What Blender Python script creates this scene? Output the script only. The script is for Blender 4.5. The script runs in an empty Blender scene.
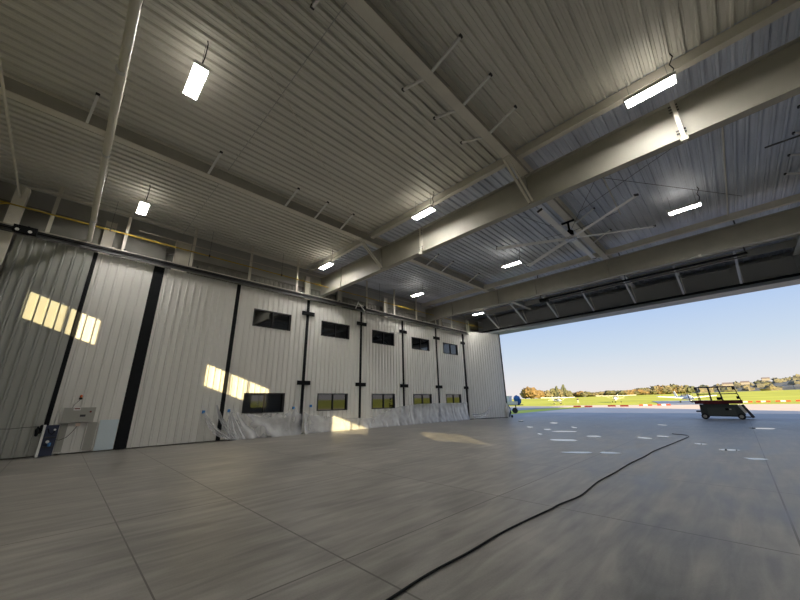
import bpy, math, random
from mathutils import Vector, Matrix, noise
random.seed(7)
S = bpy.context.scene
COL = S.collection

# ---------------------------------------------------------------- camera
F_PX = 324.236
r2 = Vector((0.0, 0.0, 0.0))
def cam_axes(yaw, pitch, roll):
    Fv = Vector((-math.sin(yaw)*math.cos(pitch), math.cos(yaw)*math.cos(pitch), math.sin(pitch)))
    r = Vector((math.cos(yaw), math.sin(yaw), 0)); u = r.cross(Fv)
    return (math.cos(roll)*r + math.sin(roll)*u, -math.sin(roll)*r + math.cos(roll)*u, Fv)
RX, UP, FW = cam_axes(0.781847, 0.306913, -0.0199751)
cd = bpy.data.cameras.new('camera'); cam = bpy.data.objects.new('camera', cd); COL.objects.link(cam)
m3 = Matrix((RX, UP, -FW)).transposed()
cam.matrix_world = Matrix.Translation((0, 0, 1.6)) @ m3.to_4x4()
cd.sensor_width = 36; cd.lens = F_PX*36/800; cd.clip_end = 5000
S.camera = cam

# ---------------------------------------------------------------- sky, sun, exposure
w = bpy.data.worlds.new('sky'); S.world = w; w.use_nodes = True
nt = w.node_tree; nt.nodes.clear()
tc = nt.nodes.new('ShaderNodeTexCoord'); sx = nt.nodes.new('ShaderNodeSeparateXYZ')
nt.links.new(tc.outputs['Generated'], sx.inputs[0])
cr = nt.nodes.new('ShaderNodeValToRGB'); nt.links.new(sx.outputs['Z'], cr.inputs[0])
els = cr.color_ramp.elements
els[0].position = 0.0; els[0].color = (0.84, 0.77, 0.74, 1)
els[1].position = 1.0; els[1].color = (0.30, 0.45, 0.85, 1)
for p, c in ((0.045, (0.76, 0.76, 0.77, 1)), (0.12, (0.58, 0.68, 0.80, 1)), (0.22, (0.42, 0.57, 0.83, 1)), (0.36, (0.30, 0.47, 0.80, 1))):
    e = els.new(p); e.color = c
bg = nt.nodes.new('ShaderNodeBackground'); bg.inputs[1].default_value = 0.92
ow = nt.nodes.new('ShaderNodeOutputWorld')
nt.links.new(cr.outputs[0], bg.inputs[0]); nt.links.new(bg.outputs[0], ow.inputs[0])

SUN_DIR = Vector((-1.2, 1.0, -0.36)).normalized()
sd = bpy.data.lights.new('sun', 'SUN'); sd.energy = 10.0; sd.color = (1.0, 0.79, 0.40); sd.angle = math.radians(0.3)
so = bpy.data.objects.new('sun', sd); COL.objects.link(so)
so.rotation_euler = SUN_DIR.to_track_quat('-Z', 'Y').to_euler(); so.location = (40, -40, 40)

vs = S.view_settings
vs.view_transform = 'Standard'; vs.look = 'None'; vs.gamma = 1; vs.use_curve_mapping = False
vs.exposure = 0.2
LAMP = 126.0          # radiance of the LED strips
CEIL_FILL = 7.0  # radiance of the strips added to brighten the ceiling

# ---------------------------------------------------------------- materials
def mat(name, col, rough=0.6, metal=0.0, var=0.0, scale=4.0, stretch=(1, 1, 1), bump=0.0, spec=0.5, emit=None, es=0):
    m = bpy.data.materials.new(name); m.use_nodes = True
    n = m.node_tree; b = n.nodes['Principled BSDF']
    b.inputs['Base Color'].default_value = (*col, 1); b.inputs['Roughness'].default_value = rough
    b.inputs['Metallic'].default_value = metal; b.inputs['Specular IOR Level'].default_value = spec
    if emit: b.inputs['Emission Color'].default_value = (*emit, 1); b.inputs['Emission Strength'].default_value = es
    if var or bump:
        t = n.nodes.new('ShaderNodeTexCoord'); mp = n.nodes.new('ShaderNodeMapping'); mp.inputs['Scale'].default_value = stretch
        n.links.new(t.outputs['Object'], mp.inputs[0])
        nz = n.nodes.new('ShaderNodeTexNoise'); nz.inputs['Scale'].default_value = scale; nz.inputs['Detail'].default_value = 6
        n.links.new(mp.outputs[0], nz.inputs[0])
        if var:
            mr = n.nodes.new('ShaderNodeMapRange'); mr.inputs[1].default_value = .3; mr.inputs[2].default_value = .7
            mr.inputs[3].default_value = 1-var; mr.inputs[4].default_value = 1+var
            n.links.new(nz.outputs[0], mr.inputs[0])
            vm = n.nodes.new('ShaderNodeVectorMath'); vm.operation = 'SCALE'; vm.inputs[0].default_value = col
            n.links.new(mr.outputs[0], vm.inputs['Scale']); n.links.new(vm.outputs[0], b.inputs['Base Color'])
        if bump:
            bp = n.nodes.new('ShaderNodeBump'); bp.inputs['Strength'].default_value = bump
            n.links.new(nz.outputs[0], bp.inputs['Height']); n.links.new(bp.outputs[0], b.inputs['Normal'])
    return m

def floor_mat():
    m = bpy.data.materials.new('trowelled_concrete'); m.use_nodes = True
    n = m.node_tree; N = n.nodes.new; L = n.links.new; b = n.nodes['Principled BSDF']
    t = N('ShaderNodeTexCoord')
    def nz(st, sc, det=8, rot=0, dist=0):
        mp = N('ShaderNodeMapping'); mp.inputs['Scale'].default_value = st; mp.inputs['Rotation'].default_value = (0, 0, rot)
        L(t.outputs['Object'], mp.inputs[0])
        z = N('ShaderNodeTexNoise'); z.inputs['Scale'].default_value = sc; z.inputs['Detail'].default_value = det
        z.inputs['Distortion'].default_value = dist
        L(mp.outputs[0], z.inputs[0]); return z.outputs[0]
    def math_(op, a, b_=None, c=None):
        q = N('ShaderNodeMath'); q.operation = op
        for i, v in enumerate((a, b_, c)):
            if v is None: continue
            if isinstance(v, (int, float)): q.inputs[i].default_value = v
            else: L(v, q.inputs[i])
        return q.outputs[0]
    a = nz((1, .12, 1), 6.5, 9, .1, .5); b2 = nz((1, 1, 1), .55, 5); c2 = nz((1, .35, 1), 1.6, 7, -.5, 1.2); g = nz((1, 1, 1), 55, 4)
    s = math_('MULTIPLY_ADD', a, .9, 0); s = math_('MULTIPLY_ADD', b2, .7, s); s = math_('MULTIPLY_ADD', c2, .8, s); s = math_('MULTIPLY_ADD', g, .22, s)
    mr = N('ShaderNodeMapRange'); mr.inputs[1].default_value = 1.06; mr.inputs[2].default_value = 1.56
    L(s, mr.inputs[0]); cr = N('ShaderNodeValToRGB'); L(mr.outputs[0], cr.inputs[0])
    e = cr.color_ramp.elements; e[0].color = (.15, .143, .131, 1); e[1].color = (.385, .368, .338, 1); e[1].position = 1
    # saw cut joints
    sp = N('ShaderNodeSeparateXYZ'); L(t.outputs['Object'], sp.inputs[0])
    def joint(v, off, per, wd):
        q = math_('ADD', v, -off); q = math_('PINGPONG', q, per/2); return math_('LESS_THAN', q, wd)
    j1 = joint(sp.outputs[0], .1, 3.5, .011); j2 = joint(sp.outputs[1], 2.5, 3.3, .011)
    q = math_('SUBTRACT', sp.outputs[1], .92); q = math_('ABSOLUTE', q); q = math_('LESS_THAN', q, .008)
    q2 = math_('LESS_THAN', sp.outputs[0], -3.4); j3 = math_('MULTIPLY', q, q2)
    j = math_('MAXIMUM', j1, j2); j = math_('MAXIMUM', j, j3); j = math_('MULTIPLY', j, .75)
    mx = N('ShaderNodeMix'); mx.data_type = 'RGBA'; L(j, mx.inputs[0]); L(cr.outputs[0], mx.inputs[6]); mx.inputs[7].default_value = (.05, .045, .04, 1)
    L(mx.outputs[2], b.inputs['Base Color'])
    rr = N('ShaderNodeMapRange'); L(mr.outputs[0], rr.inputs[0]); rr.inputs[3].default_value = .34; rr.inputs[4].default_value = .52
    L(rr.outputs[0], b.inputs['Roughness'])
    bp = N('ShaderNodeBump'); bp.inputs['Strength'].default_value = .04; L(a, bp.inputs['Height']); L(bp.outputs[0], b.inputs['Normal'])
    return m

def clear_glass():
    m = bpy.data.materials.new('clear_glass'); m.use_nodes = True; n = m.node_tree; n.nodes.clear()
    o = n.nodes.new('ShaderNodeOutputMaterial'); mx = n.nodes.new('ShaderNodeMixShader'); tr = n.nodes.new('ShaderNodeBsdfTransparent'); gl = n.nodes.new('ShaderNodeBsdfGlossy')
    gl.inputs['Roughness'].default_value = .02; mx.inputs[0].default_value = .08
    n.links.new(tr.outputs[0], mx.inputs[1]); n.links.new(gl.outputs[0], mx.inputs[2]); n.links.new(mx.outputs[0], o.inputs[0]); return m
def plastic_film():
    m = bpy.data.materials.new('plastic_film'); m.use_nodes = True; n = m.node_tree; n.nodes.clear()
    o = n.nodes.new('ShaderNodeOutputMaterial'); mx = n.nodes.new('ShaderNodeMixShader'); tr = n.nodes.new('ShaderNodeBsdfTransparent')
    pb = n.nodes.new('ShaderNodeBsdfPrincipled'); pb.inputs['Base Color'].default_value = (.8, .81, .84, 1); pb.inputs['Roughness'].default_value = .28
    t = n.nodes.new('ShaderNodeTexCoord'); z = n.nodes.new('ShaderNodeTexNoise'); z.inputs['Scale'].default_value = 2.5; z.inputs['Detail'].default_value = 5
    n.links.new(t.outputs['Object'], z.inputs[0])
    mr = n.nodes.new('ShaderNodeMapRange'); mr.inputs[1].default_value = .3; mr.inputs[2].default_value = .7; mr.inputs[3].default_value = .2; mr.inputs[4].default_value = .34
    n.links.new(z.outputs[0], mr.inputs[0])
    lw = n.nodes.new('ShaderNodeLayerWeight'); lw.inputs[0].default_value = .35
    ma = n.nodes.new('ShaderNodeMath'); ma.operation = 'MULTIPLY_ADD'; ma.inputs[1].default_value = .8; ma.use_clamp = True
    n.links.new(lw.outputs['Facing'], ma.inputs[0]); n.links.new(mr.outputs[0], ma.inputs[2]); n.links.new(ma.outputs[0], mx.inputs[0])
    n.links.new(tr.outputs[0], mx.inputs[1]); n.links.new(pb.outputs[0], mx.inputs[2]); n.links.new(mx.outputs[0], o.inputs[0]); return m

M = dict(
 floor=floor_mat(),
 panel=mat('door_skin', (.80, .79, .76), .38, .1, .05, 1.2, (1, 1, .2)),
 panel0=mat('door_skin_shaded_side', (.40, .41, .385), .4, .1, .05, 1.2, (1, 1, .2)),  # darker copy of the door skin, shade put into its colour
 liner=mat('ceiling_liner', (.74, .73, .67), .42, .05, .07, .8, (1, .2, 1)),
 sky_deck=mat('sky_tinted_deck', (.70, .73, .78), .36, .15, .18, 1.0, (1, .25, 1)),  # blue of the sky light put into the deck colour
 wall=mat('wall_sheet', (.45, .45, .43), .5, .1, .06, 1.0),
 ext=mat('exterior_sheet', (.55, .55, .53), .5),
 steel=mat('primer_painted_steel', (.42, .405, .35), .5, .0, .06, 1.5),
 steelw=mat('pale_painted_steel', (.74, .71, .63), .45, .0, .05, 2),
 white=mat('white_paint', (.86, .86, .84), .4),
 black=mat('black_rubber', (.006, .007, .009), .7, spec=.2),
 dark=mat('dark_metal', (.05, .05, .055), .45, .3),
 rail=mat('track_steel', (.11, .11, .11), .4, .4, .2, 6),
 alu=mat('aluminium', (.62, .62, .62), .3, .7),
 conduit=mat('conduit_metal', (.62, .58, .52), .3, .3),
 yellow=mat('yellow_gas_pipe', (.52, .36, .04), .4),
 pane=mat('tinted_window', (.006, .007, .009), .03, 0, spec=1.0),
 frame=mat('black_window_frame', (.02, .02, .022), .4, .3),
 glass=clear_glass(), film=plastic_film(),
 lamp=mat('led_strip', (1, 1, 1), .5, emit=(1.0, .955, .885), es=LAMP),
 ceil_fill=mat('added_ceiling_fill', (1, 1, 1), .5, emit=(1.0, .92, .80), es=CEIL_FILL),
 apron=mat('apron_concrete', (.40, .37, .34), .6, 0, .12, .5, (1, .4, 1)),
 asphalt=mat('asphalt', (.27, .30, .36), .55, 0, .12, .5, (1, .4, 1)),
 concrete=mat('sun_tinted_concrete', (.90, .70, .54), .9, 0, .06, .3),  # warm tan of the low sun put into the concrete colour
 grass=mat('grass', (.62, .62, .10), .9, 0, .18, .05, (1, 1, 1), 0, .1),
 red=mat('red_paint', (.16, .015, .02), .45),
 orange=mat('orange_plastic', (.6, .07, .03), .5),
 blue=mat('blue_cloth', (.05, .18, .42), .7),
 tape=mat('blue_tape', (.03, .22, .6), .6),
 greybox=mat('grey_enclosure', (.40, .395, .36), .5),
 board=mat('white_board', (.66, .76, .82), .35),
 rubber=mat('tyre', (.02, .02, .02), .8),
 skin=mat('skin', (.55, .33, .24), .6),
 cloth=mat('dark_cloth', (.04, .05, .09), .8),
 water=mat('puddle_water', (.10, .11, .12), .02, 0, spec=1.2),
 house=mat('house_wall', (.36, .33, .31), .8),
 roofm=mat('house_roof', (.25, .2, .19), .8),
 bark=mat('bark', (.14, .1, .07), .9),
 crA=mat('autumn_foliage', (.22, .15, .07), .9, 0, .4, .5), crB=mat('olive_foliage', (.14, .135, .075), .9, 0, .4, .5),
 crC=mat('dark_foliage', (.10, .11, .07), .9, 0, .4, .5), crD=mat('pale_foliage', (.20, .175, .11), .9, 0, .4, .5),
 crE=mat('hazy_foliage', (.19, .18, .13), .9, 0, .35, .5),  # distance haze put into the crown colour
 header=mat('upper_wall_sheet', (.24, .235, .21), .5, 0, .06, 1.0),
 hill=mat('wooded_hill', (.17, .165, .14), .9, 0, .45, .02), amber=mat('amber_lens', (.6, .12, .03), .3),
 copper=mat('junction_cover', (.75, .6, .5), .5),
)

# ---------------------------------------------------------------- mesh helpers
class MB:
    def __init__(s): s.v = []; s.f = []; s.smooth = False
    def add(s, vs_, fs_):
        o = len(s.v); s.v += [tuple(v) for v in vs_]; s.f += [tuple(i+o for i in f) for f in fs_]; return s
    def box(s, x0, x1, y0, y1, z0, z1):
        return s.add([(x, y, z) for x in (x0, x1) for y in (y0, y1) for z in (z0, z1)],
                     [(0, 1, 3, 2), (4, 6, 7, 5), (0, 4, 5, 1), (2, 3, 7, 6), (0, 2, 6, 4), (1, 5, 7, 3)])
    def bar(s, p, q, wd, ht, up=(0, 0, 1)):
        p, q = Vector(p), Vector(q); d = (q-p).normalized(); u = Vector(up)
        if abs(d.dot(u)) > .98: u = Vector((1, 0, 0))
        a = d.cross(u).normalized(); b = a.cross(d).normalized()
        vs_ = [c+a*(i*wd/2)+b*(j*ht/2) for c in (p, q) for i, j in ((-1, -1), (1, -1), (1, 1), (-1, 1))]
        return s.add(vs_, [(3, 2, 1, 0), (4, 5, 6, 7), (0, 1, 5, 4), (1, 2, 6, 5), (2, 3, 7, 6), (3, 0, 4, 7)])
    def tube(s, pts, r, n=10):
        pts = [Vector(p) for p in pts]; rs = r if isinstance(r, (list, tuple)) else [r]*len(pts)
        vs_ = []; prev = None
        for i, p in enumerate(pts):
            d = (pts[min(i+1, len(pts)-1)]-pts[max(i-1, 0)]).normalized()
            u = Vector((0, 0, 1)) if abs(d.z) < .95 else Vector((1, 0, 0))
            if prev is not None and abs(prev.dot(d)) < .95: u = prev
            a = d.cross(u).normalized(); b = a.cross(d).normalized(); prev = b
            for k in range(n):
                t = 2*math.pi*k/n; vs_.append(p+(a*math.cos(t)+b*math.sin(t))*rs[i])
        fs_ = [(i*n+k, i*n+(k+1) % n, (i+1)*n+(k+1) % n, (i+1)*n+k) for i in range(len(pts)-1) for k in range(n)]
        fs_ += [tuple(range(n-1, -1, -1)), tuple((len(pts)-1)*n+k for k in range(n))]
        s.smooth = True; return s.add(vs_, fs_)
    def cyl(s, p, q, r, n=16): return s.tube([p, q], r, n)
    def poly(s, pts): return s.add(pts, [tuple(range(len(pts)))])
    def prism(s, pts, z0, z1):
        n = len(pts); vs_ = [(x, y, z0) for x, y in pts]+[(x, y, z1) for x, y in pts]
        return s.add(vs_, [tuple(range(n-1, -1, -1)), tuple(range(n, 2*n))]+[(i, (i+1) % n, n+(i+1) % n, n+i) for i in range(n)])
    def blob(s, c, rx, ry, rz, seed=0, amp=.3, nu=14, nv=9):
        c = Vector(c); vs_ = []
        for j in range(nv+1):
            th = math.pi*j/nv
            for i in range(nu):
                ph = 2*math.pi*i/nu
                d = Vector((math.sin(th)*math.cos(ph), math.sin(th)*math.sin(ph), math.cos(th)))
                k = 1+amp*noise.noise(d*2.3+Vector((seed*7.1, seed*3.3, 0)))*1.6
                vs_.append(c+Vector((d.x*rx*k, d.y*ry*k, d.z*rz*k)))
        fs_ = [(j*nu+i, (j+1)*nu+i, (j+1)*nu+(i+1) % nu, j*nu+(i+1) % nu) for j in range(nv) for i in range(nu)]
        s.smooth = True; return s.add(vs_, fs_)

def link(name, mb, m, parent=None, origin=None):
    me = bpy.data.meshes.new(name)
    if parent is not None and origin is None: origin = parent_origin(parent)
    if origin is None:
        xs = [v[0] for v in mb.v]; ys = [v[1] for v in mb.v]; zs = [v[2] for v in mb.v]
        origin = Vector(((min(xs)+max(xs))/2, (min(ys)+max(ys))/2, min(zs)))
    origin = Vector(origin)
    me.from_pydata([tuple(Vector(v)-origin) for v in mb.v], [], mb.f)
    me.materials.append(m); me.validate()
    if mb.smooth:
        me.shade_smooth()
        try: me.set_sharp_from_angle(angle=math.radians(40))
        except Exception: pass
    o = bpy.data.objects.new(name, me); COL.objects.link(o)
    if parent is not None: o.parent = parent; o['o_'] = tuple(origin)
    else: o.location = origin
    if parent is not None: o.location = origin-parent_origin(parent)
    return o
def parent_origin(p):
    return Vector(p['o_']) if 'o_' in p.keys() else Vector(p.location)
def thing(name, label, cat, loc, group=None, kind=None):
    o = bpy.data.objects.new(name, None); COL.objects.link(o); o.location = loc; o['o_'] = tuple(loc)
    o.empty_display_size = .2; tag(o, label, cat, group, kind); return o
def tag(o, label=None, cat=None, group=None, kind=None):
    if label: o['label'] = label
    if cat: o['category'] = cat
    if group: o['group'] = group
    if kind: o['kind'] = kind
    return o
def single(name, mb, m, label, cat, group=None, kind=None):
    return tag(link(name, mb, m), label, cat, group, kind)
def struct(name, mb, m, label=None, origin=None):
    o = link(name, mb, m, None, origin); o['kind'] = 'structure'
    if label: o['label'] = label
    return o
def structroot(name, loc, label=None):
    o = bpy.data.objects.new(name, None); COL.objects.link(o); o.location = loc; o['o_'] = tuple(loc); o['kind'] = 'structure'
    if label: o['label'] = label
    return o
def copytree(o, parent=None):
    c = o.copy(); COL.objects.link(c)
    if parent: c.parent = parent
    for ch in [k for k in bpy.data.objects if k.parent == o]: copytree(ch, c)
    return c

# ribbed sheet: profile along axis u (start p, length ln), outward normal n, extruded z0..z1 (or along e) with holes
def ribbed(mb, p, u, n, ln, z0, z1, pitch=.3, rib=.035, ribw=.045, holes=(), e=(0, 0, 1), flat=False):
    p, u, n, e = Vector(p), Vector(u).normalized(), Vector(n).normalized(), Vector(e)
    prof = [(0, 0)]; k = 0; x = pitch*.5
    while x < ln-.06:
        prof += [(x-ribw, 0), (x-ribw*.6, rib), (x+ribw*.6, rib), (x+ribw, 0), (x+ribw+.002, -.035), (x+ribw+.024, -.035), (x+ribw+.027, 0)]; x += pitch
        if not flat:                      # small stiffening beads in the pan
            for q in (.33, .67):
                c = x-pitch+pitch*q
                if c < ln-.05: prof += [(c-.014, 0), (c, rib*.22), (c+.014, 0)]
    prof.append((ln, 0)); prof = sorted(set(prof), key=lambda t: t[0])
    cuts = sorted({h for H in holes for h in (H[0], H[1])})
    def dep(t):
        for (a, da), (b, db) in zip(prof, prof[1:]):
            if a <= t <= b: return da+(db-da)*((t-a)/(b-a) if b > a else 0)
        return 0
    for c in cuts:
        if all(abs(c-t) > 1e-5 for t, _ in prof): prof.append((c, dep(c)))
    prof.sort(key=lambda t: t[0])
    for (a, da), (b, db) in zip(prof, prof[1:]):
        if b-a < 1e-6: continue
        mid = (a+b)/2; iv = [(z0, z1)]
        for h in holes:
            if h[0]-1e-6 <= mid <= h[1]+1e-6:
                nv = []
                for s0, s1 in iv:
                    if h[3] <= s0 or h[2] >= s1: nv.append((s0, s1)); continue
                    if h[2] > s0: nv.append((s0, h[2]))
                    if h[3] < s1: nv.append((h[3], s1))
                iv = nv
        for s0, s1 in iv:
            A = p+u*a+n*da; B = p+u*b+n*db
            mb.add([A+e*s0, B+e*s0, B+e*s1, A+e*s1], [(0, 1, 2, 3)])
    return mb

ORD = ['first', 'second', 'third', 'fourth', 'fifth', 'sixth', 'seventh', 'eighth', 'ninth', 'tenth', 'eleventh', 'twelfth', 'thirteenth', 'fourteenth', 'fifteenth', 'sixteenth', 'seventeenth', 'eighteenth', 'nineteenth']
XL, XR, YB, YF = -19.7, 29.2, -6.0, 32.6      # inside faces of the building
ZC = 10.75
# ---------------------------------------------------------------- structure
struct('floor', MB().box(XL-.3, XR+.3, YB-.3, 33.1, -.3, 0), M['floor'], 'trowelled grey concrete hangar floor with saw cut joints', (0, 0, 0))
# ceiling: ribbed liner, ribs along Y, hanging down
c = MB(); ribbed(c, (XL, 0, ZC), (1, 0, 0), (0, 0, -1), XR-XL, YB, 10.35, .322, .055, .042, e=(0, 1, 0))
struct('ceiling', c, M['liner'], 'beige ribbed metal ceiling liner over the near bays')
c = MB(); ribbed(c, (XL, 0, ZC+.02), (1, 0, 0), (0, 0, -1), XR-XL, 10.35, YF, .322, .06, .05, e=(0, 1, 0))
struct('ceiling', c, M['sky_deck'], 'metal roof deck beyond the first girder, tinted with blue sky light')
# outer shell
struct('wall_left', MB().box(XL-.25, XL, YB-.25, 33.0, 0, 14.5), M['wall'])
HOLES_X = [(-13.05, -10.35), (-5.4, -1.35), (3.6, 7.2), (11.5, 14.6)]
ZW0, ZW1 = 6.41, 7.56
wb = MB(); xs = [XL]+[x for h in HOLES_X for x in h]+[XR]
wb.box(XL, XR, YB-.12, YB, 0, ZW0); wb.box(XL, XR, YB-.12, YB, ZW1, 14.5)
for i in range(0, len(xs), 2): wb.box(xs[i], xs[i+1], YB-.12, YB, ZW0, ZW1)
struct('wall_back', wb, M['wall'])
for i, (a, b) in enumerate(HOLES_X):
    wroot = structroot(f'window_{i+1}', (a, YB-.06, ZW0), 'window in the wall behind the camera, letting low sun in')
    f = MB(); t = .05
    f.box(a, a+t, YB-.1, YB-.02, ZW0, ZW1); f.box(b-t, b, YB-.1, YB-.02, ZW0, ZW1)
    f.box(a, b, YB-.1, YB-.02, ZW0, ZW0+t); f.box(a, b, YB-.1, YB-.02, ZW1-t, ZW1)
    for q in ((.55,), (.36, .64), (.5,), (1/3, 2/3))[i]:
        x = a+(b-a)*q; f.box(x-.03, x+.03, YB-.1, YB-.02, ZW0+t, ZW1-t)
    fr = link('window_frame', f, M['frame'], wroot)
    link('pane', MB().box(a+t, b-t, YB-.065, YB-.055, ZW0+t, ZW1-t), M['glass'], wroot)
# right wall with a band of windows
wr = MB(); wr.box(XR, XR+.25, YB-.25, 33.0, 0, 1.2); wr.box(XR, XR+.25, YB-.25, 33.0, 3.6, 14.5)
for a, b in ((YB-.25, 20.5), (23.5, 25.5), (28.5, 33.0)): wr.box(XR, XR+.25, a, b, 1.2, 3.6)
struct('wall_right', wr, M['wall'])
for i, (a, b) in enumerate(((20.5, 23.5), (25.5, 28.5))):
    wroot = structroot(f'window_{i+5}', (XR+.1, a, 1.2), 'window in the right hand wall')
    f = MB(); f.box(XR+.05, XR+.15, a, a+.06, 1.2, 3.6).box(XR+.05, XR+.15, b-.06, b, 1.2, 3.6).box(XR+.05, XR+.15, a, b, 1.2, 1.26).box(XR+.05, XR+.15, a, b, 3.54, 3.6).box(XR+.05, XR+.15, (a+b)/2-.04, (a+b)/2+.04, 1.26, 3.54)
    link('window_frame', f, M['frame'], wroot); link('pane', MB().box(XR+.095, XR+.105, a+.06, b-.06, 1.26, 3.54), M['glass'], wroot)
struct('roof', MB().box(XL-.3, XR+.3, YB-.3, 33.1, 14.5, 14.7), M['ext'])
# front wall above and beside the opening
struct('wall_front', MB().box(XL, XR, YF+.1, 33.0, 8.8, 14.5).box(XL, -17.95, YF, 33.0, 0, 8.8).box(25, XR, YF, 33.0, 0, 8.8), M['ext'])
# upper side wall behind the tracks: ribbed sheet standing on the wall line
c = MB(); ribbed(c, (-19.45, 2.3, 0), (0, 1, 0), (1, 0, 0), 29.8, 8.2, 9.25, .3, .03, .04, flat=True)
c.box(-19.5, -19.4, 2.3, 32.1, 9.22, 9.3)
struct('trim_left', c, M['header'], 'grey ribbed sheet above the door track')
struct('trim_2', MB().box(-19.3, -19.22, YB, 2.3, 8.15, 9.65).box(-19.35, -19.0, YB, 2.3, 9.6, 9.68), M['header'], 'flat beige panel above the door track')

# ---------------------------------------------------------------- door leaves along the left side
DX = -18.3
DT = 8.05
def leaf(idx, y0, y1, holes, label, m, x=DX, panel_only=False):
    root = structroot(f'door_{idx}', (x, (y0+y1)/2, .02), label)
    s = MB(); ribbed(s, (x, y0, 0), (0, 1, 0), (1, 0, 0), y1-y0, .04, DT, .3, .055, .034, [(a-y0, b-y0, c_, d) for a, b, c_, d in holes], flat=True)
    link('door_skin', s, m, root)
    f = MB(); f.box(x-.16, x-.05, y0, y0+.07, .04, DT).box(x-.16, x-.05, y1-.07, y1, .04, DT)
    f.box(x-.16, x-.05, y0+.07, y1-.07, DT-.1, DT).box(x-.16, x-.05, y0+.07, y1-.07, .04, .14)
    f.box(x-.16, x-.05, y0+.07, y1-.07, 4.4, 4.5)
    link('door_frame', f, M['dark'], root)
    for a, b, c_, d in holes:
        w_ = MB(); t = .05; X0, X1 = x-.1, x+.045
        w_.box(X0, X1, a, a+t, c_, d).box(X0, X1, b-t*2.2, b, c_, d).box(X0, X1, a+t, b-t*2.2, c_, c_+t).box(X0, X1, a+t, b-t*2.2, d-t, d)
        w_.box(X0+.03, X1-.02, (a+b)/2-.03, (a+b)/2+.03, c_+t, d-t)
        wf = link('window', w_, M['frame'], root)
        link('pane', MB().box(x-.05, x-.04, a+t, b-t*2.2, c_+t, d-t), M['pane'], wf)
    return root
leaf(1, -2.5, -.31, [], 'leftmost ribbed hangar door panel, shade in its colour, partly out of frame', M['panel0'], DX+.1)
leaf(2, -.16, 1.84, [], 'ribbed hangar door panel carrying the control cabinet and white board', M['panel'])
leaf(3, 2.26, 5.62, [], 'ribbed hangar door panel without windows right of the wide black gap', M['panel'])
def win(y): return [(y, y+2.25, 1.22, 2.25), (y, y+2.25, 5.86, 6.86)]
names = ['first', 'second', 'third', 'fourth', 'fifth']
for i in range(5):
    y0 = 5.82+4.29*i; y0 = [5.82, 10.14, 14.44, 18.72, 23.05][i]; y1 = [9.94, 14.26, 18.54, 22.87, 27.1][i]
    leaf(4+i, y0, y1, win([6.68, 11.06, 15.41, 19.7, 23.95][i]), f'{names[i]} windowed hangar door panel counted from the left', M['panel'])
# black seals between leaves, each with two hinge brackets
def seal(y, wd, zb, brackets, label):
    r = thing('door_seal', label, 'door seal', (DX, y, zb), 'black rubber seals between door panels')
    link('rubber_strip', MB().box(DX-.12, DX+.03, y-wd/2, y+wd/2, zb, DT), M['black'], r)
    for z in brackets:
        b = link('bracket', MB().box(DX+.03, DX+.12, y-.42, y+.42, z-.12, z+.12).box(DX+.12, DX+.15, y-.3, y+.3, z-.045, z+.045), M['black'], r)
seal(2.05, .4, .03, [], 'wide black rubber seal between the first lit panels on the left')
seal(5.72, .18, .03, [], 'black rubber seal just left of the first windows, no brackets')
for i, y in enumerate((10.04, 14.35, 18.63, 22.96, 27.17)):
    seal(y, .17, [.03, .7, .03, .03, .03][i], (2.85, 7.13), f'black rubber seal with two hinge brackets right of the {names[i]} window pair')
single('door_seal', MB().box(DX-.1, DX+.04, -.30, -.165, .03, DT), M['black'], 'thin black seal line at the right edge of the leftmost door panel', 'door seal')
D9 = 8.38
# folded end leaf, angled towards the opening
P0 = Vector((-18.22, 27.3, 0)); P1 = Vector((-16.72, 31.75, 0)); du = (P1-P0); ln = du.length; du.normalize(); nn = Vector((du.y, -du.x, 0))
r = structroot('door_9', tuple((P0+P1)/2), 'angled ribbed end panel of the hangar door beside the opening')
c = MB(); ribbed(c, P0, du, nn, ln-.06, .05, D9, .3, .05, .07, flat=True); link('door_skin', c, M['panel'], r)
c = MB(); c.bar(P0+Vector((0, 0, D9-.05))-nn*.08, P1+Vector((0, 0, D9-.05))-nn*.08, .14, .1); c.bar(P0+Vector((0, 0, .1))-nn*.08, P1+Vector((0, 0, .1))-nn*.08, .14, .1)
c.bar(P0-nn*.08+Vector((0, 0, .15)), P0-nn*.08+Vector((0, 0, D9-.1)), .08, .14, nn); link('door_frame', c, M['dark'], r)
link('edge_trim', MB().bar(P1-nn*.04+Vector((0, 0, .03)), P1-nn*.04+Vector((0, 0, D9)), .22, .07, du), M['frame'], r)
link('rubber_strip', MB().bar(P0+nn*.04+Vector((0, 0, .0)), P1+nn*.04, .04, .1), M['black'], r)

# ---------------------------------------------------------------- door track, posts, pipes above the doors
tr = thing('door_track', 'dark overhead door track running along the left wall above the door panels', 'track', (-18.2, 13, 8.05))
q = MB(); q.box(-18.22, -18.05, YB, 27.9, 8.22, 8.30); q.box(-18.16, -18.1, YB, 27.9, 8.08, 8.22)
link('rail', q, M['rail'], tr)
link('conduit', MB().cyl((-18.0, -6, 8.32), (-18.0, 28.6, 8.32), .028, 8), M['conduit'], tr)
link('lower_rail', MB().box(-18.06, -18.0, YB, 28.2, 8.05, 8.1), M['rail'], tr)
link('festoon_cable', MB().cyl((-18.02, -6, 8.2), (-18.02, 28, 8.2), .018, 6), M['black'], tr)
q = MB(); q.box(-18.3, -17.92, 28.3, 28.6, 8.05, 8.42); link('end_stop', q, M['dark'], tr)
for k in range(12):
    y = -5.2+2.9*k; link('track_clamp', MB().box(-18.56, -18.0, y, y+.07, 8.30, 8.42), M['dark'], tr)
link('rail', MB().box(-18.5, -18.22, YB, 27.8, 8.24, 8.42), M['rail'], tr)
link('cover_strip', MB().box(-18.10, -18.04, YB, 27.9, 8.07, 8.30), M['dark'], tr)
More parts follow.
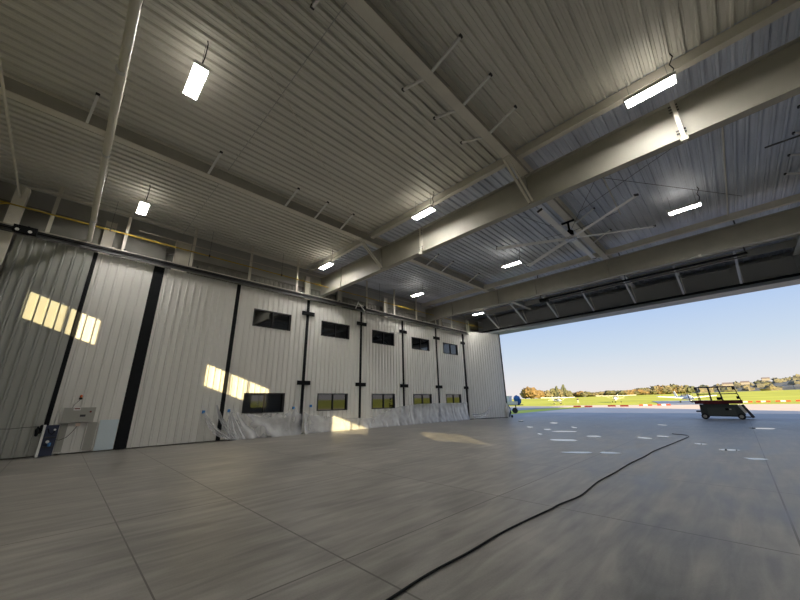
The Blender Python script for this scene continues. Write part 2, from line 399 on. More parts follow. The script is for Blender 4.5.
ah = thing('track_hanger', 'white forked bracket hooked on the track above the second hinge seal', 'bracket', (-17.9, 13.9, 8.1))
link('bracket', MB().bar((-17.88, 13.5, 8.05), (-17.88, 13.75, 8.62), .07, .05).bar((-17.88, 14.35, 8.02), (-17.88, 13.75, 8.5), .07, .05).bar((-17.88, 13.75, 8.45), (-17.88, 14.2, 8.35), .06, .05), M['white'], ah)
link('roller', MB().box(-17.98, -17.9, 13.95, 14.5, 8.2, 8.42), M['black'], ah)

HY = [-1.82, .58, 3.3, 6.26, 9.22, 15.0, 17.95, 20.65, 23.3, 25.8]
for i, y in enumerate(HY):
    t_ = thing('track_post', f'{ORD[i]} beige steel post from the left between door track and ceiling', 'post', (-18.5, y, 8.36), 'beige posts between door track and ceiling')
    q = MB(); q.box(-18.54, -18.46, y-.06, y+.06, 8.5, 10.72); link('post', q, M['steelw'], t_)
    link('foot_bracket', MB().box(-18.62, -18.4, y-.12, y+.16, 8.36, 8.5), M['black'], t_)
for ci, y in enumerate((.0, 2.95, 10.3, 12.9, 17.45, 24.7, 29.5)):
    w_ = .2 if y not in (2.95,) else .34
    single('wall_column', MB().box(-19.2, -19.0, y-w_, y-w_+.03, 0, 10.0).box(-19.2, -19.0, y+w_-.03, y+w_, 0, 10.0).box(-19.12, -19.08, y-w_+.03, y+w_-.03, 0, 10.0), M['steelw'],
           f'{ORD[ci]} beige steel wall column from the left, rising behind the door track', 'column', 'wall columns behind the doors')
single('building_column', MB().box(-18.55, -18.2, -2.95, -2.6, 0, 10.1).box(-18.6, -18.15, -3.0, -2.55, 0, .03), M['steelw'], 'broad beige building column at the left edge of the view', 'column')
gp = thing('gas_pipe', 'thin yellow gas pipe running high along the left wall', 'pipe', (-18.25, 0, 9.2))
link('pipe', MB().cyl((-18.14, -6, 9.2), (-18.14, 31, 9.2), .03, 8), M['yellow'], gp)
link('riser', MB().tube([(-18.14, -3.0, 9.2), (-18.1, -3.2, 9.05), (-18.1, -3.2, 8.6)], .03, 8), M['yellow'], gp)
for k in range(9): link('pipe_clamp', MB().box(-18.19, -18.09, -4+k*4-.03, -4+k*4+.03, 9.15, 9.27).bar((-18.14, -4+k*4, 9.25), (-18.14, -4+k*4, 10.68), .01, .01), M['dark'], gp)
single('rigid_pipe', MB().tube([(-9.5, -2.66, 9.5), (-17.35, -2.74, 9.5), (-18.1, -2.76, 9.55), (-18.15, -2.7, 10.05), (-18.15, -2.3, 10.15), (-18.15, 12.0, 10.15)], .035, 8), M['steelw'],
       'thin pale pipe crossing the ceiling then turning along the left wall', 'pipe')
single('wall_conduit', MB().cyl((-18.3, 8, 9.85), (-18.3, 31, 9.85), .02, 6).cyl((-18.3, 1, 9.62), (-18.3, 8, 9.62), .02, 6), M['conduit'], 'thin conduit below the ceiling edge above the door track', 'conduit')
hp = thing('heater_tube', 'thick pale tube running overhead across the left of the hangar', 'pipe', (-12, -.52, 8.5))
link('tube', MB().cyl((-18.2, -.55, 8.5), (3.0, -.45, 8.5), .085, 16), M['steelw'], hp)
for x in (-16.0, -11.2, -7.8):
    link('coupling', MB().cyl((x, -.52, 8.5), (x+.1, -.52, 8.5), .1, 16), M['alu'], hp)
    link('hanger', MB().bar((x+.05, -.52, 8.6), (x+.05, -.52, 10.7), .012, .012), M['dark'], hp)
op = thing('door_operator', 'black box with two pale round faces clamped on the door track', 'machine', (-17.9, -2.3, 8.05))
link('housing', MB().box(-18.0, -17.8, -2.62, -2.0, 8.06, 8.32), M['black'], op)
for y in (-2.5, -2.17): link('round_face', MB().cyl((-17.8, y, 8.12), (-17.77, y, 8.12), .055, 16), M['white'], op)
link('cable', MB().tube([(-17.8, -2.62, 8.3), (-17.78, -2.75, 8.4), (-17.85, -2.85, 8.6), (-17.95, -2.8, 8.7)], .012, 6), M['steelw'], op)

# ---------------------------------------------------------------- girders and rafters
def girder(y, x0, x1, z0, z1, label, stiff, name='roof_girder', fw=.3, m=None):
    m = m or M['steel']
    g = thing(name, label, 'beam', ((x0+x1)/2, y, z0))
    link('web', MB().box(x0, x1, y-.008, y+.008, z0+.025, z1-.025), m, g)
    link('bottom_flange', MB().box(x0, x1, y-fw/2, y+fw/2, z0, z0+.025), m, g)
    link('top_flange', MB().box(x0, x1, y-fw/2, y+fw/2, z1-.025, z1), m, g)
    for x in stiff:
        link('stiffener', MB().box(x-.012, x+.012, y-fw/2+.01, y-.008, z0+.025, z1-.025).box(x-.012, x+.012, y+.008, y+fw/2-.01, z0+.025, z1-.025), m, g)
    return g
gA = girder(11.35, -19.1, 29.2, 8.75, 10.1, 'nearest deep beige steel girder crossing the hangar', (-16.6, -12.65, -4.05, 4.6, 13.2))
for x in (-9.6, .56, 9.2):          # bolted end plate splices
    sp_ = link('splice_plate', MB().box(x-.05, x+.05, 11.18, 11.34, 8.66, 10.1).box(x-.09, x+.09, 11.16, 11.2, 8.64, 8.76), M['steelw'], gA)
    for z in (8.95, 9.05, 9.75, 9.85, 9.95):
        link('bolt', MB().cyl((x-.12, 11.24, z), (x+.1, 11.24, z), .022, 8), M['dark'], sp_)
for x in (-12.62, -4.05, 4.6):       # kicker angles from rafter down to girder flange
    link('kicker_angle', MB().bar((x-.13, 9.85, 10.13), (x+.05, 11.17, 8.82), .08, .07).bar((x+.02, 9.85, 10.13), (x+.18, 11.17, 8.82), .06, .05).box(x-.16, x+.1, 9.75, 9.95, 10.1, 10.15), M['steelw'], gA)
gB = girder(22.62, -19.1, 29.2, 8.75, 9.95, 'second deep steel girder crossing beyond the ceiling fan', (-16, -11.6, -8.6, -4.0, .2, 4.6, 9))
link('bolted_tab', MB().box(.14, .26, 22.4, 22.46, 8.66, 8.8), M['steelw'], gB)
gC = girder(31.75, -19.1, 29.2, 9.05, 10.25, 'dark girder above the door opening', tuple(-16.5+3*k for k in range(15)), fw=.3, m=mat('header_girder_steel', (.42, .43, .43), .5))
def rafter(x, y0, y1, label, braces, gr=None):
    g = thing('roof_rafter', label, 'beam', (x, (y0+y1)/2, 10.15)); fw = .3
    link('web', MB().box(x-.006, x+.006, y0, y1, 10.17, 10.68), M['steel'], g)
    link('bottom_flange', MB().box(x-fw/2, x+fw/2, y0, y1, 10.15, 10.17), M['steelw'], g)
    link('top_flange', MB().box(x-fw/2, x+fw/2, y0, y1, 10.68, 10.7), M['steelw'], g)
    for y, s in braces:
        b = link('flange_brace', MB().bar((x+s*.12, y, 10.19), (x+s*1.05, y+.12, 10.68), .07, .06), M['white'], g)
        link('clip', MB().box(x+s*1.05-.035, x+s*1.05+.035, y+.06, y+.16, 10.64, 10.7), M['dark'], b)
    return g
PY = (-1.2, 2.25, 5.4, 6.9, 8.4)
rafter(-12.68, -5.9, 31.5, 'left roof rafter along the ceiling above the door side', [(y, 1) for y in PY]+[(15.2, 1), (16.8, 1), (20.0, 1)])
rafter(-4.05, -5.9, 31.5, 'middle roof rafter passing over both girders beside the fan', [(y, s) for y in (2.25, 5.35, 6.85, 8.4) for s in (1, -1)]+[(13.7, 1), (16.8, 1), (19.9, 1), (13.7, -1), (16.8, -1)])
rafter(4.6, -5.9, 31.5, 'right roof rafter at the right edge of the view', [(y, -1) for y in (5.3, 6.85, 8.4, 13.7, 15.2, 16.8, 18.4, 20.0)])
def strut(x0, x1, y, label, z=10.4):
    single('roof_strut', MB().box(x0, x1, y-.06, y+.06, z, z+.32).box(x0, x1, y+.06, y+.16, z, z+.03), M['steelw'], label, 'beam', 'box struts between rafters')
for (a, b, nm) in ((-19.2, -12.85, 'left'), (-12.5, -4.22, 'middle'), (-3.88, 4.43, 'right')):
    strut(a, b, 10.42, f'pale box strut along the ceiling in front of the nearest girder, {nm} bay')
    strut(a, b, 22.2, f'pale box strut along the ceiling in front of the second girder, {nm} bay', 10.12)
strut(4.8, 13.0, 10.42, 'pale box strut in front of the nearest girder, far right bay')
# loose purlins / lap seams
q = MB()
for y in (2.9,): q.box(XL, XR, y-.012, y+.012, 10.69, 10.70)
single('ceiling_seam', q, M['wall'], 'thin dark lap seam crossing the near ceiling liner', 'seam')
# thin rods
def rod(p, q_, label, r_=.010, m='rail', nm='brace_rod', cat='rod'):
    single(nm, MB().cyl(p, q_, r_, 6), M[m], label, cat)
rod((-3.2, 12.4, 10.45), (2.2, 20.6, 10.5), 'thin diagonal brace rod under the roof deck beyond the first girder')
rod((4.3, 12.0, 10.4), (-3.6, 16.4, 10.5), 'thin brace rod crossing behind the fan')
rod((-18.6, -2.6, 10.55), (-12.9, 9.8, 10.55), 'long thin brace rod on the ceiling between left wall and left rafter', .014, 'steelw')
rod((-12.4, 9.6, 10.6), (-4.3, -2.0, 10.6), 'long thin brace rod on the ceiling between the two near rafters', .014, 'steelw')
rod((1.7, 12.6, 10.55), (1.6, 21.2, 10.0), 'thin pale conduit under the roof deck right of the lamp', .03, 'steelw', 'rigid_conduit', 'conduit')
rod((-1.9, 12.6, 10.6), (-2.2, 18.4, 10.6), 'thin pale conduit on the roof deck beside the fan', .03, 'steelw', 'rigid_conduit', 'conduit')
rod((3.0, 13.2, 10.15), (4.5, 13.3, 10.25), 'short dark rod end near the right rafter', .03)
rod((2.7, 16.3, 10.2), (4.5, 16.6, 10.3), 'short dark rod near the right rafter beyond the first', .03)

# header of the main opening
hd = thing('opening_header', 'steel header beam over the open doorway', 'beam', (0, 31.8, 8.45))
link('box_beam', MB().box(XL+.1, 29.1, 31.0, 32.55, 8.47, 8.8), mat('header_steel', (.34, .37, .40), .5), hd)
link('dark_edge', MB().box(XL+.1, 29.1, 30.94, 31.0, 8.68, 8.84), M['black'], hd)
c = MB(); ribbed(c, (XL+.1, 31.55, 0), (1, 0, 0), (0, -1, 0), 48.5, 8.8, 9.08, .3, .03, .05, flat=True); link('ribbed_strip', c, M['wall'], hd)
for k in range(12):
    x = -16.2+3.0*k
    b = thing('header_brace', f'{ORD[k]} pale diagonal brace from the left, rising from the opening header', 'brace', (x, 30.9, 8.85), 'diagonal braces of the opening header')
    link('brace_channel', MB().bar((x, 30.92, 8.86), (x, 28.0, 10.22), .12, .1), M['white'], b)
    link('brace_rod', MB().bar((x+.12, 30.95, 8.9), (x+.12, 29.9, 10.2), .05, .05), M['steelw'], b)
single('ceiling_beam', MB().box(XL+.2, 29.1, 27.75, 27.85, 10.25, 10.7).box(XL+.2, 29.1, 29.8, 29.9, 10.25, 10.7), M['steel'], 'twin purlins carrying the header braces', 'beam')
tk = thing('cable_track', 'dark rail slung just behind the second girder', 'track', (-4, 24, 8.7))
link('rail', MB().box(-9.0, 2.0, 23.9, 24.05, 8.72, 8.82), M['black'], tk)
link('rail', MB().box(-9.0, 2.0, 24.5, 24.56, 8.74, 8.8), M['rail'], tk)
link('hanger', MB().box(-8.9, -8.84, 23.95, 24.0, 8.82, 10.75).box(1.9, 1.96, 23.95, 24.0, 8.82, 10.75).box(-3.5, -3.44, 23.95, 24.0, 8.82, 10.75), M['rail'], tk)
link('motor', MB().box(-8.95, -8.4, 23.8, 24.15, 8.56, 8.72), M['black'], tk)

# ---------------------------------------------------------------- LED high bay lights
def high_bay(label):
    t_ = thing('high_bay_light', label, 'ceiling light', (0, 0, 0), 'high bay lights hung from the ceiling')
    link('housing', MB().box(-.6, .6, -.18, .18, .0, .05).box(-.6, -.57, -.18, .18, -.05, 0).box(.57, .6, -.18, .18, -.05, 0).box(-.57, .57, -.18, -.165, -.065, 0).box(-.57, .57, .165, .18, -.065, 0), M['white'], t_)
    for y in (-.11, 0, .11):
        link('led_strip', MB().box(-.56, .56, y-.033, y+.033, -.02, -.002), M['lamp'], t_)
    link('ceiling_fill_strip', MB().box(-.5, .5, -.06, .06, .055, .065), M['ceil_fill'], t_)  # glowing strip added on top of the housing to brighten the ceiling
    q = MB()
    for x in (-.45, .45): q.bar((x, 0, .06), (x, 0, .85), .008, .008)
    link('chain', q, M['rail'], t_)
    link('cord', MB().tube([(.52, .0, .06), (.6, .02, .3), (.55, .03, .5), (.66, .02, .7), (.62, 0, .84)], .014, 6), M['black'], t_)
    return t_
proto = high_bay('bright LED high bay light')
LX = [-16.45, -8.35, .16, 8.6, 17.0, 25.2]; LYs = [.82, 10.05, 18.55, 27.55]
lab = {(0, 0): 'lit high bay light nearest the left wall, in front of the yellow pipe', (1, 0): 'largest lit high bay light at upper left, right of the thick tube',
       (0, 1): 'lit high bay light in front of the nearest girder, beside the left wall', (1, 1): 'lit high bay light in front of the middle of the nearest girder',
       (2, 1): 'large lit high bay light at upper right in front of the nearest girder', (0, 2): 'lit high bay light beyond the nearest girder by the left wall',
       (1, 2): 'lit high bay light beyond the nearest girder, left of the fan', (2, 2): 'lit high bay light beyond the nearest girder, right of the fan',
       (0, 3): 'farthest lit high bay light, below the second girder near the opening'}
first = True
for j, y in enumerate(LYs):
    for i, x in enumerate(LX):
        if (j == 3 and i > 0) or (j == 0 and i in (2, 3)): continue
        o = proto if first else copytree(proto); first = False
        o.location = (x, y, 9.9); o['label'] = lab.get((i, j), 'high bay light outside the view')

# ---------------------------------------------------------------- big ceiling fan
fc = Vector((-4.12, 16.25, 9.2))
fan = thing('ceiling_fan', 'large six bladed ceiling fan hanging between the two girders', 'ceiling fan', tuple(fc))
link('hub', MB().cyl(fc+Vector((0, 0, -.05)), fc+Vector((0, 0, .07)), .26, 24).cyl(fc+Vector((0, 0, -.1)), fc+Vector((0, 0, -.05)), .16, 20), M['alu'], fan)
link('motor', MB().cyl(fc+Vector((0, 0, .07)), fc+Vector((0, 0, .38)), .16, 20).cyl(fc+Vector((0, 0, .38)), fc+Vector((0, 0, .45)), .09, 16), M['black'], fan)
link('downrod', MB().cyl(fc+Vector((0, 0, .42)), fc+Vector((0, 0, .95)), .05, 12).box(fc.x-.3, fc.x+.3, fc.y-.06, fc.y+.06, 10.08, 10.14), M['black'], fan)
for k in range(6):
    an = math.radians(-91+60*k)
    d = Vector((math.cos(an), math.sin(an), 0)); s = Vector((-d.y, d.x, 0)); up = Vector((0, 0, 1)); nn2 = (s*.985+up*.17)
    b = MB(); R0, R1, cw = .2, 3.55, .25
    prof = [(-.5, .0), (-.2, .035), (.15, .04), (.5, .0), (.15, .012), (-.2, .008)]
    vs_ = []
    for R in (R0, R1):
        for a_, h_ in prof: vs_.append(fc+d*R+nn2*(a_*cw)+up*(h_))
    n_ = len(prof); b.add(vs_, [tuple(range(n_-1, -1, -1)), tuple(range(n_, 2*n_))]+[(i, (i+1) % n_, n_+(i+1) % n_, n_+i) for i in range(n_)])
    bl = link('blade', b, M['white'], fan)
    link('winglet', MB().bar(fc+d*3.55+nn2*(-.11)+up*.02, fc+d*3.55+nn2*.11+up*.05, .03, .09), M['dark'], bl)
q = MB()
for sx_, sy_ in ((1, 1), (1, -1), (-1, 1), (-1, -1)): q.cyl(fc+Vector((sx_*.12, sy_*.12, .4)), Vector((fc.x+sx_*1.9, fc.y+sy_*1.9, 10.66)), .008, 5)
link('guy_wire', q, M['dark'], fan)

# ---------------------------------------------------------------- things on and by the left doors
cb = thing('control_cabinet', 'grey electrical cabinet mounted on the door panel above the floor', 'cabinet', (-18.2, .55, 1.12))
link('body', MB().box(-18.27, -18.1, .12, 1.02, 1.12, 1.66), M['greybox'], cb)
link('door', MB().box(-18.1, -18.085, .40, 1.01, 1.13, 1.65), M['greybox'], cb)
link('nameplate', MB().box(-18.085, -18.078, .60, .76, 1.32, 1.40), M['dark'], cb)
link('red_knob', MB().cyl((-18.085, .88, 1.50), (-18.05, .88, 1.50), .035, 12), M['red'], cb)
link('label_sheet', MB().box(-18.085, -18.078, .38, .58, 1.56, 1.68), M['white'], cb)
link('label_stripe', MB().box(-18.078, -18.075, .40, .56, 1.60, 1.64), M['red'], cb)
bc = thing('warning_beacon', 'small orange warning light on the door panel above the grey cabinet', 'warning light', (-18.26, .5, 2.0))
link('lens', MB().blob((-18.22, .5, 2.08), .045, .045, .06, 0, 0, 12, 8), M['amber'], bc)
link('base', MB().box(-18.27, -18.18, .45, .55, 1.96, 2.03), M['black'], bc)
link('cord', MB().tube([(-18.22, .5, 1.96), (-18.2, .44, 1.88), (-18.2, .36, 1.75), (-18.16, .34, 1.665)], .008, 6), M['black'], bc)
ob = thing('outlet_box', 'small pale outlet box on the door panel below the grey cabinet', 'outlet box', (-18.24, .62, .98))
link('box', MB().box(-18.27, -18.17, .55, .68, .98, 1.09), M['copper'], ob)
link('cord', MB().tube([(-18.18, .6, .98), (-18.16, .5, .78), (-18.16, .38, .6), (-18.16, .22, .52), (-18.16, .06, .55)], .009, 6), M['black'], ob)
for (a, b) in ((.14, .34), (.90, 1.18)):
    single('cover_plate', MB().box(-18.27, -18.24, a, b, .1, 1.1).box(-18.24, -18.225, (a+b)/2-.04, (a+b)/2+.04, .92, .95).box(-18.24, -18.225, (a+b)/2-.03, (a+b)/2+.03, .22, .25), M['greybox'],
           'flat grey cover plate low on the door panel ' + ('left of the outlet cord' if a < .5 else 'beside the white board'), 'panel')
single('white_board', MB().box(-18.24, -18.2, 1.24, 1.82, .04, 1.17).box(-18.2, -18.19, 1.27, 1.79, .07, 1.14), M['board'], 'pale bluish white board standing against the door panel beside the black gap', 'board')
rk = thing('equipment_rack', 'dark equipment cart with hoses and gauges standing at the left door panels', 'cart', (-18.1, -.1, 0))
link('back_plate', MB().box(-18.1, -18.06, -.24, .12, .02, 1.06), M['cloth'], rk)
link('shelf', MB().box(-18.08, -17.98, -.18, .1, .3, .34).box(-18.08, -17.98, -.18, .1, .62, .66), M['dark'], rk)
link('white_post', MB().box(-18.08, -18.0, -.29, -.22, 0, 1.08), M['white'], rk)
link('gauge', MB().cyl((-18.02, -.08, .5), (-17.97, -.08, .5), .05, 14), M['white'], rk)
link('gauge', MB().cyl((-18.02, .03, .9), (-17.97, .03, .9), .035, 14), M['white'], rk)
link('hose', MB().tube([(-18.0, -.16, .95), (-17.97, -.1, .8), (-17.98, -.02, .74), (-18.0, .02, .8), (-18.02, .05, .95)], .015, 8), M['black'], rk)
link('bottle', MB().cyl((-18.0, -.02, .34), (-18.0, -.02, .46), .045, 12), M['blue'], rk)
single('hanging_gloves', MB().blob((-18.08, -.42, .86), .03, .05, .16, 3, .3).blob((-18.08, -.34, .93), .03, .05, .15, 5, .3), M['black'], 'dark bundle hanging on the leftmost panel beside the white post', 'gloves')
single('electric_lead', MB().tube([(-18.12, -1.6, 1.02), (-18.12, -1.1, .99), (-18.12, -.7, 1.02), (-18.12, -.35, 1.03)], .008, 6), M['black'], 'thin dark cord strung low across the leftmost door panel', 'cord')

# ---------------------------------------------------------------- plastic sheeting along the wall foot
def lerp(tab, t):
    for (a, va), (b, vb) in zip(tab, tab[1:]):
        if t <= b: return va+(vb-va)*max(0, (t-a)/(b-a))
    return tab[-1][1]
def sheet(y0, y1, top, label, fold=.07, seed=0, drape=None, nz_=16):
    n = int((y1-y0)/.045); q = MB(); q.smooth = True; vs_ = []
    for i in range(n+1):
        y = y0+(y1-y0)*i/n; zt = lerp(top, y)
        for j in range(nz_+1):
            v = j/nz_; z = .015+(zt-.015)*v
            ph = noise.noise(Vector((y*1.4+seed, v*1.1, seed)))*5
            yy = y
            if drape is not None:      # fan of folds hanging from a pinned point
                cy, cz = drape; ang = math.atan2(y-cy, cz-z+.35); ph2 = ang*15+noise.noise(Vector((y, z*2, seed)))*2
                x = -18.14+fold*(.5+.5*math.sin(ph2))*(1.1-v*.8)
            else:
                x = -18.14+fold*(.5+.5*math.sin(y*7+ph))*(1.0-v*.65)+.03*noise.noise(Vector((y*3, z*4, seed)))
            x += (.22*(1-v)**3)
            vs_.append((max(x, -18.2), yy, z))
    W = nz_+1
    q.add(vs_, [(i*W+j, (i+1)*W+j, (i+1)*W+j+1, i*W+j+1) for i in range(n) for j in range(nz_)])
    return single('plastic_sheet', q, M['film'], label, 'plastic sheet', 'clear plastic sheeting along the wall foot')
sheet(6.02, 9.95, [(6.02, 1.36), (6.4, 1.28), (7.0, 1.2), (7.6, 1.02), (7.9, 1.2), (8.2, .98), (8.5, 1.2), (8.8, 1.0), (9.2, 1.3), (9.3, 1.05), (9.55, 1.5), (9.75, 1.15), (9.95, 1.1)], 'translucent plastic sheet draped in folds below the first lower window', .22, 1, drape=(6.05, 1.35))
sheet(10.15, 15.2, [(10.15, 1.2), (10.5, 1.02), (12, .86), (13.4, .72), (14.6, .66), (15.2, .66)], 'low plastic sheet below the second lower window with a sunlit patch', .08, 2)
sheet(15.2, 19.0, [(15.2, .66), (16.3, .9), (17.3, 1.2), (18.0, 1.32), (19.0, 1.4)], 'plastic sheet rising towards the fourth seal below the third lower window', .06, 3)
sheet(19.0, 26.9, [(19.0, 1.4), (20.2, 1.5), (26.9, 1.5)], 'long bluish plastic sheet below the last two lower windows', .05, 4)
# bunched sheet over the black seal
def strip(A, B, label, n=30, wob=.05):
    q = MB(); q.smooth = True; vs_ = []; m_ = 14
    for i in range(n+1):
        t = i/n
        def ev(C):
            k = t*(len(C)-1); a = min(int(k), len(C)-2); return Vector(C[a]).lerp(Vector(C[a+1]), k-a)
        a_, b_ = ev(A), ev(B)
        for j in range(m_+1):
            s_ = j/m_; p = a_.lerp(b_, s_); p.x += wob*(1+math.sin(s_*17+t*3))+.02; vs_.append(p)
    q.add(vs_, [(i*(m_+1)+j, (i+1)*(m_+1)+j, (i+1)*(m_+1)+j+1, i*(m_+1)+j+1) for i in range(n) for j in range(m_)])
    return single('plastic_sheet', q, M['film'], label, 'plastic sheet')
strip([(-18.17, 4.86, 1.34), (-18.1, 5.0, .85), (-18.0, 5.3, .4), (-17.9, 5.9, .06)], [(-18.17, 4.95, 1.3), (-18.1, 5.25, .95), (-18.0, 5.6, .55), (-17.85, 6.3, .05)], 'narrow bunch of plastic sagging from the leftmost blue tape', wob=.06)
strip([(-18.17, 5.36, 1.68), (-18.1, 5.5, 1.1), (-18.0, 5.75, .6), (-17.85, 6.2, .1)], [(-18.17, 5.42, 1.66), (-18.1, 5.75, 1.05), (-18.0, 6.05, .7), (-17.85, 6.5, .12)], 'twisted plastic hanging over the black seal left of the first windows', wob=.06)
strip([(-18.12, 6.0, 1.3), (-18.05, 5.9, .9), (-17.95, 5.95, .5), (-17.85, 6.1, .03)], [(-18.12, 6.1, 1.3), (-18.05, 6.4, .9), (-17.95, 6.7, .45), (-17.85, 7.0, .03)], 'crumpled plastic falling from the second blue tape', wob=.07)
# sheet lying against the angled leaf
a0 = P0+du*.35+nn*.1; a1 = P0+du*3.0+nn*.1
strip([tuple(P0+du*.2+nn*.1+Vector((0, 0, .55))), tuple(P0+du*1.0+nn*.1+Vector((0, 0, .42))), tuple(P0+du*1.7+nn*.1+Vector((0, 0, .6))), tuple(P0+du*2.6+nn*.1+Vector((0, 0, 1.25)))],
      [tuple(P0+du*.2+nn*.3+Vector((0, 0, .03))), tuple(P0+du*1.0+nn*.3+Vector((0, 0, .04))), tuple(P0+du*1.7+nn*.25+Vector((0, 0, .2))), tuple(P0+du*2.62+nn*.1+Vector((0, 0, 1.2)))], 'plastic scrap pulled up against the angled end panel', wob=.03)
for y, z, l in ((4.89, 1.36, 'leftmost blue tape tab pinning plastic to the wall'), (6.02, 1.38, 'blue tape tab at the upper left corner of the big plastic sheet'), (9.5, 1.44, 'blue tape tab at the right end of the first plastic sheet'), (10.6, 1.52, 'small blue tape tab left of the second lower window')):
    single('tape_tab', MB().box(-18.28, -18.16, y-.05, y+.05, z-.07, z+.07), M['tape'], l, 'tape')
for y, l in ((9.6, 'grey junction plate at the wall foot left of the first bracketed seal'), (13.9, 'grey plate under the second window pair'), (18.2, 'grey plate at the wall foot below the third seal bracket'), (22.3, 'grey plate at the wall foot left of the fourth seal')):
    single('kick_plate', MB().box(-18.26, -18.23, y-.3, y+.25, .12, .6).box(-18.23, -18.22, y-.27, y+.22, .15, .57), M['greybox'], l, 'plate')
# plastic and gear outside at the end panel
single('equipment_bag', MB().blob((-17.25, 32.9, .55), .3, .25, .55, 8, .35), M['cloth'], 'dark navy bag standing behind the foot of the angled end panel', 'bag')
gr_ = thing('tool_bin', 'pale wrapped bundle on dark caster at the foot of the end panel', 'bundle', (-16.6, 31.5, 0))
link('wrap', MB().blob((-16.62, 31.62, .62), .18, .2, .6, 4, .35), M['white'], gr_)
link('caster', MB().cyl((-16.4, 31.9, .12), (-16.3, 31.9, .12), .12, 14), M['black'], gr_)

# ---------------------------------------------------------------- cable on the floor
cp = [(-2.4, 1.2), (-2.46, 1.9), (-2.49, 2.34), (-2.52, 2.87), (-2.5, 3.54), (-2.51, 4.22), (-2.47, 4.98), (-2.42, 5.6), (-2.41, 5.95), (-2.33, 6.63), (-2.36, 7.3), (-2.40, 8.02), (-2.37, 9.2), (-2.37, 10.59), (-2.3, 12.0), (-2.27, 13.55), (-2.07, 16.26), (-1.95, 18.0), (-1.90, 18.94), (-2.0, 19.5), (-2.2, 19.79), (-2.58, 20.1)]
def smooth(pts, k=5):
    out = []
    for i in range(len(pts)-1):
        p0, p1, p2, p3 = [Vector(pts[max(0, min(len(pts)-1, i+d))]) for d in (-1, 0, 1, 2)]
        for j in range(k):
            t = j/k; out.append(.5*((2*p1)+(-p0+p2)*t+(2*p0-5*p1+4*p2-p3)*t*t+(-p0+3*p1-3*p2+p3)*t**3))
    out.append(Vector(pts[-1])); return out
single('power_cable', MB().tube([(p.x, p.y, .013) for p in smooth([(a, b, 0) for a, b in cp])], .012, 8), M['black'], 'long black cable snaking across the concrete floor', 'cable')

# ---------------------------------------------------------------- puddles near the opening
PUD = [(-5.57, 15.06, 0.60, 0.36, 0.60), (-6.89, 19.01, 0.53, 0.40, 0.55), (-9.70, 21.09, 0.18, 0.40, 0.51), (-13.0, 26.8, 0.23, .8, 0.43), (-9.88, 25.44, 0.26, 0.6, 0.46), (-8.12, 19.78, 0.21, 0.4, 0.53), (-7.38, 17.05, 0.10, 0.33, 0.57), (-7.38, 21.92, 0.12, 0.5, 0.51),
 (-5.0, 17.2, 0.3, 0.3, 0.58), (-3.21, 17.59, 0.21, 0.33, 0.59), (-3.75, 26.30, 0.12, 0.5, 0.49), (-2.75, 18.7, 0.2, 0.3, 0.58), (0.42, 25.55, 0.45, 0.5, 0.52), (-3.98, 11.86, 0.44, 0.19, 0.65), (-3.24, 12.3, 0.26, 0.19, 0.65), (-0.63, 15.05, 0.24, 0.22, 0.64), (-0.08, 13.34, 0.23, 0.18, 0.66), (-1.37, 16.39, 0.17, 0.22, 0.62)]
PUD.sort(key=lambda t: (t[0]*RX.x+t[1]*RX.y)/(t[0]*FW.x+t[1]*FW.y))
for i, (x, y, a, b, r_) in enumerate(PUD):
    q = MB(); n = 26; pts = []
    for k in range(n):
        t = 2*math.pi*k/n; rr = 1+.45*noise.noise(Vector((math.cos(t)*1.5+i*9, math.sin(t)*1.5, i)))
        u, v = math.cos(t)*a*rr, math.sin(t)*b*rr
        pts.append((x+u*math.cos(r_)-v*math.sin(r_), y+u*math.sin(r_)+v*math.cos(r_)))
    q.prism(pts, 0.0, .004)
    single('puddle', q, M['water'], f'{ORD[i]} shiny wet patch from the left on the concrete floor near the opening', 'puddle', 'wet patches on the hangar floor')

# ---------------------------------------------------------------- outside ground
def gz(x, y):
    r = math.hypot(x, y)
    if r < 100: return 0
    az = math.degrees(math.atan2(-x, y)); k = .85-.012*max(-20, min(40, az))
    return k*.023*(min(r, 330)-100) - (.02*(r-330)*0)
q = MB(); NA = 96; RS = [0, 30, 60, 80, 90, 100, 115, 130, 160, 200, 250, 300, 330, 500, 900, 1600]
vs_ = []
for R in RS:
    for k in range(NA):
        t = 2*math.pi*k/NA; x, y = R*math.cos(t), R*math.sin(t); vs_.append((x, y, gz(x, y)-.045))
q.add(vs_, [(j*NA+k, j*NA+(k+1) % NA, (j+1)*NA+(k+1) % NA, (j+1)*NA+k) for j in range(len(RS)-1) for k in range(NA)][NA:]); q.smooth = True
q.poly([(RS[1]*math.cos(2*math.pi*k/NA), RS[1]*math.sin(2*math.pi*k/NA), -.05) for k in range(NA)])
g_ = struct('ground', q, M['grass'], 'bright green airfield grass rising gently')
def patch(name, pts, z, m, label, sub=False):
    q = MB(); q.prism(pts, z-.04, z); return struct(name, q, m, label)
patch('trim_taxiway', [(-27.5, 80.2), (-36, 91.2), (-34.6, 99), (-24, 99), (-12.55, 97), (-9, 98), (9, 96), (30, 90), (75, 70), (75, 46), (-20, 46), (-22.3, 72), (-22.0, 80)], .006, M['concrete'], 'concrete taxiway with warm low sunlight put into its pale colour')
patch('trim_apron', [(-21.0, 33.1), (-20.3, 40), (-21.5, 52), (-22.6, 72), (-22.4, 80), (-26.5, 79.5), (-28, 68.6), (-27.1, 55), (-30, 54), (-45, 80), (-50, 98), (-36, 91), (-34.6, 99), (-24, 99), (-12.55, 97), (-9, 98), (9, 96), (30, 90), (75, 70), (75, -40), (30, -40), (29.5, 33.1)], 0.0, M['apron'] if 'apron' in M else M['asphalt'], 'airfield apron outside the open hangar doorway')
